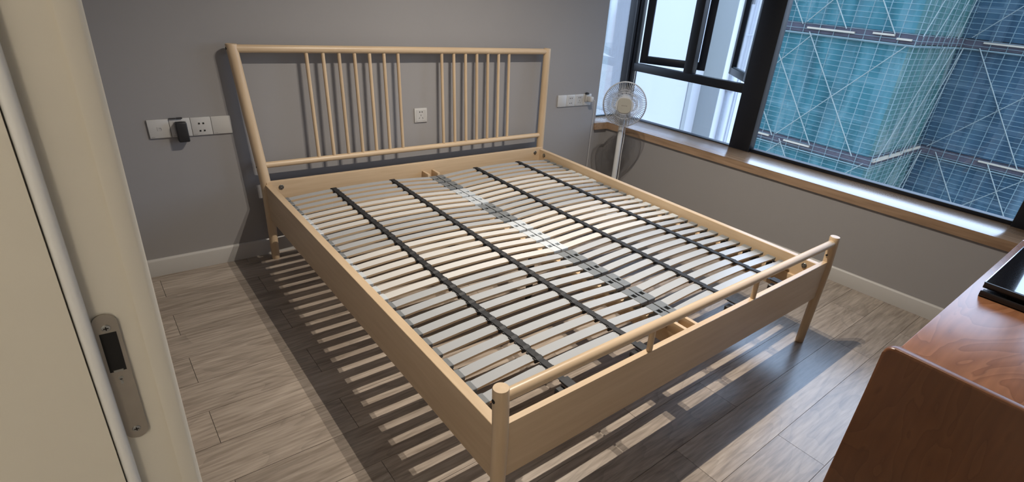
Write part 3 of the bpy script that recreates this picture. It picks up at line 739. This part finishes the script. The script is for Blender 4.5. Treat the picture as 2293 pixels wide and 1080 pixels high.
# white adapter with fan plug
ad = thing('plug_adapter', 'white plug adapter sticking out of the window-side socket strip', 'adapter', (SX3 + 0.0862 * 3 + 0.012, YB - 0.0095, SZ3 + 0.030))
MB().box((0.002, -0.018, 0.0), (0.046, 0.0, 0.052), 0.006, seg=3).build('body', 'plate2', ad)
MB().box((0.008, -0.060, 0.004), (0.044, -0.016, 0.044), 0.008, seg=3).build('plug', 'plate', ad)
MB().lathe([(0.017, 0), (0.016, 0.006), (0.010, 0.010)], 16, Matrix.Translation((0.018, -0.006, 0.0575))).build('cap', 'black', ad)

# ================================================================== PEDESTAL FAN
FX, FY, FZ = 2.325, 1.80, 0.815
fan = thing('pedestal_fan', 'white pedestal fan in the corner behind the bed, below the window', 'fan', (FX, FY, 0))
fdir = Vector((CAM.x - FX, CAM.y - FY, 0)).normalized()          # faces the doorway
zax = fdir; xax = Vector((0, 0, 1)).cross(zax).normalized(); yax = zax.cross(xax)
def FT(h=FZ, fwd=0.06):
    o = Vector((0, 0, h)) + fdir * fwd
    return Matrix(((xax.x, yax.x, zax.x, o.x), (xax.y, yax.y, zax.y, o.y), (xax.z, yax.z, zax.z, o.z), (0, 0, 0, 1)))
T = FT()
MB().lathe([(0.15, 0), (0.152, 0.012), (0.13, 0.026), (0.04, 0.045), (0.026, 0.06)], 36).build('base', 'fan', fan)
MB().path([(0, 0, 0.05), (0, 0, 0.22)], 0.0225, 18).build('lower_tube', 'fan', fan)
MB().path([(0, 0, 0.20), (0, 0, FZ - 0.05)], 0.0190, 18).build('upper_tube', 'fan', fan)
MB().lathe([(0.024, 0.20), (0.027, 0.21), (0.027, 0.24), (0.022, 0.25)], 20).build('collar', 'fan', fan)
MB().lathe([(0.015, -0.14), (0.045, -0.13), (0.055, -0.10), (0.055, -0.05), (0.042, -0.03)], 24, T).build('motor_housing', 'fan', fan)
RG = 0.150
def ring(r, z, rad, n=64, m=6):
    return [(T @ Vector((r * math.cos(2 * PI * k / n), r * math.sin(2 * PI * k / n), z))) for k in range(n)], rad, m
def guard(name, front):
    g = MB()
    prof = [(0.045, 0.055), (0.09, 0.052), (0.130, 0.040), (0.146, 0.020), (RG, 0.0)] if front else [(0.04, -0.055), (0.09, -0.052), (0.13, -0.04), (0.146, -0.02), (RG, -0.004)]
    nW = 72
    for k in range(nW):
        a = 2 * PI * k / nW; ca, sa = math.cos(a), math.sin(a)
        g.path([T @ Vector((r * ca, r * sa, z)) for r, z in prof], 0.0015, 4)
    for r, z, rad in ((0.09, prof[1][1], 0.0014), (0.045, prof[0][1], 0.0022)):
        p_, rd, m_ = ring(r, z, rad); g.path(p_, rd, m_, closed=True)
    return g.build(name, 'fan_grey', fan)
guard('front_guard', True); guard('rear_guard', False)
p_, rd, m_ = ring(RG, 0, 0.0045); MB().path(p_, rd, 8, closed=True).build('guard_rim', 'fan_grey', fan)
hc = MB()
sq = []
for k in range(40):
    a = 2 * PI * k / 40; c_, s_ = math.cos(a), math.sin(a); q = 0.052 * (abs(c_) ** 3.2 + abs(s_) ** 3.2) ** (-1 / 3.2); sq.append((q * c_ * 0.93, q * s_))
hc.rings([[T @ Vector((x * f, y * f, z)) for x, y in sq] for f, z in ((1.0, 0.050), (1.0, 0.058), (0.94, 0.062))])
hc.build('hub_cap', 'fan_hub', fan)
MB().lathe([(0.062, 0.046), (0.062, 0.054), (0.056, 0.056)], 36, T).build('hub_ring', 'fan_grey', fan)
g = MB()
for i, (x, w) in enumerate(((-0.020, 0.008), (-0.009, 0.006), (0.001, 0.006), (0.011, 0.008))):
    g.box((x, -0.002, 0.0618), (x + w, 0.003, 0.0624), mtx=T)
g.build('maker_mark', 'print', fan, smooth=False)
for k in range(3):
    rings = []
    a0 = 2 * PI * k / 3 + 0.35
    for i in range(9):
        u = i / 8; r = 0.03 + 0.102 * u
        half = 0.30 + 0.34 * math.sin(PI * min(1, u * 0.85 + 0.1)); sweep = a0 + 0.5 * u
        row_ = []
        for j in range(7):
            v = j / 6 * 2 - 1; a = sweep + half * v
            row_.append(T @ Vector((r * math.cos(a), r * math.sin(a), 0.012 * v + 0.004)))
        rings.append(row_)
    me = bpy.data.meshes.new('blade'); vv = [p for r_ in rings for p in r_]; ff = []
    for i in range(8):
        for j in range(6): a = i * 7 + j; ff.append((a, a + 1, a + 8, a + 7))
    me.from_pydata([tuple(v) for v in vv], [], ff); me.materials.append(M['fan_grey'] if False else M['blade']); me.shade_smooth(); link('blade', me, fan)
MB().lathe([(0.030, -0.02), (0.032, 0.02), (0.024, 0.030)], 24, T).build('blade_hub', 'fan', fan)
# cords: along the pole, and from the adapter down the wall
crd = [Vector((0.03, -0.01, FZ - 0.17)), Vector((0.024, -0.02, FZ - 0.25)), Vector((0.028, -0.012, 0.45)), Vector((0.026, -0.018, 0.30)), Vector((0.02, -0.02, 0.1))]
MB().path(crd, 0.0028, 8).build('cord', 'plate', fan)
a0 = Vector((SX3 + 0.0862 * 3 + 0.042, YB - 0.066, SZ3 + 0.055)) - Vector((FX, FY, 0))
b0_ = [a0, a0 + Vector((0.018, -0.012, -0.01)), a0 + Vector((0.024, -0.008, -0.08)), a0 + Vector((0.034, 0.005, -0.25)), a0 + Vector((0.040, 0.012, -0.45)), a0 + Vector((0.036, 0.01, -0.74)), a0 + Vector((0.03, -0.06, -0.757)), Vector((0.05, 0.2, 0.004)), Vector((0.02, 0.12, 0.004))]
MB().path(b0_, 0.0024, 8).build('cord', 'plate', fan)

# ================================================================== DESK
desk = thing('desk', 'reddish brown alder desk with a raised end panel facing the doorway', 'desk', (1.4, -0.9, 0))
DO = Vector((1.4, -0.9, 0))
def dpart(name, lo, hi, mat, bev=0.003, seg=2): return MB().box(Vector(lo) - DO, Vector(hi) - DO, bev, seg=seg).build(name, mat, desk)
dpart('desktop', (0.722, -1.20, 0.722), (2.15, -0.586, 0.750), 'desk')
# end panel with a rounded top corner and edge
pr = 0.022; pts = [(-0.577, 0.0), (-0.577, 0.80 - pr)] + [(-0.577 - pr + pr * math.cos(a), 0.80 - pr + pr * math.sin(a)) for a in [PI / 2 * i / 6 for i in range(1, 7)]] + [(-1.21, 0.80), (-1.21, 0.0)]
g = MB().rings([[Vector((x, y, z)) - DO for y, z in pts] for x in (0.698, 0.722)])
ed = [e for e in g.bm.edges if abs(e.verts[0].co.x - e.verts[1].co.x) < 1e-6]
bmesh.ops.bevel(g.bm, geom=ed, offset=0.007, segments=3, affect='EDGES', profile=0.5)
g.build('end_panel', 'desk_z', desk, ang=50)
dpart('end_panel', (2.15, -1.20, 0.0), (2.174, -0.586, 0.750), 'desk')
dpart('back_panel', (0.722, -1.20, 0.35), (2.15, -1.182, 0.722), 'desk')
for i, x in enumerate((0.74, 1.44)):
    dr = dpart('drawer', (x, -0.606, 0.60), (x + 0.68, -0.588, 0.718), 'desk')
    MB().path([Vector((x + 0.30, -0.578, 0.66)) - DO, Vector((x + 0.38, -0.578, 0.66)) - DO], 0.005, 10).build('drawer_pull', 'dsteel', dr)

# ================================================================== TABLET ON A LOW STAND
ts = thing('tablet_stand', 'low black stand with two upturned lips on the brown desk', 'stand', (1.37, -0.62, 0.75))
S0 = Vector((1.37, -0.62, 0.75))
def lipbar(name, x, zlo, ln, y1=-0.622, y0=-0.93):
    prof = [(0, 0), (0.055, 0), (0.055, 0.008), (0.012, 0.008), (0.006, 0.012), (0.002, 0.020), (-0.004, 0.020), (-0.005, 0.008)]
    return MB().rings([[Vector((x + a, y, zlo + b)) - S0 for a, b in prof] for y in (y0, y1)]).build(name, 'black', ts, ang=60)
lipbar('base_lip', 1.372, 0.75, 0.1)
MB().box(Vector((1.38, -0.93, 0.75)) - S0, Vector((2.02, -0.628, 0.757)) - S0, 0.002).build('base', 'black', ts)
MB().box(Vector((1.42, -0.88, 0.757)) - S0, Vector((1.60, -0.68, 0.776)) - S0, 0.004).build('riser', 'black', ts)
lipbar('tray_lip', 1.384, 0.776, 0.1, y1=-0.621)
MB().box(Vector((1.385, -0.93, 0.776)) - S0, Vector((2.04, -0.620, 0.784)) - S0, 0.002).build('tray', 'black', ts)
tb = thing('tablet', 'black glass tablet with silver rim lying flat on its stand', 'tablet', (1.40, -0.62, 0.785))
T0 = Vector((1.40, -0.62, 0.785))
MB().box(Vector((1.394, -0.94, 0.785)) - T0, Vector((2.03, -0.618, 0.792)) - T0, 0.003).build('shell', 'silver', tb)
MB().box(Vector((1.397, -0.938, 0.7915)) - T0, Vector((2.027, -0.622, 0.7935)) - T0, 0.0005, seg=1).build('screen', 'tablet', tb)
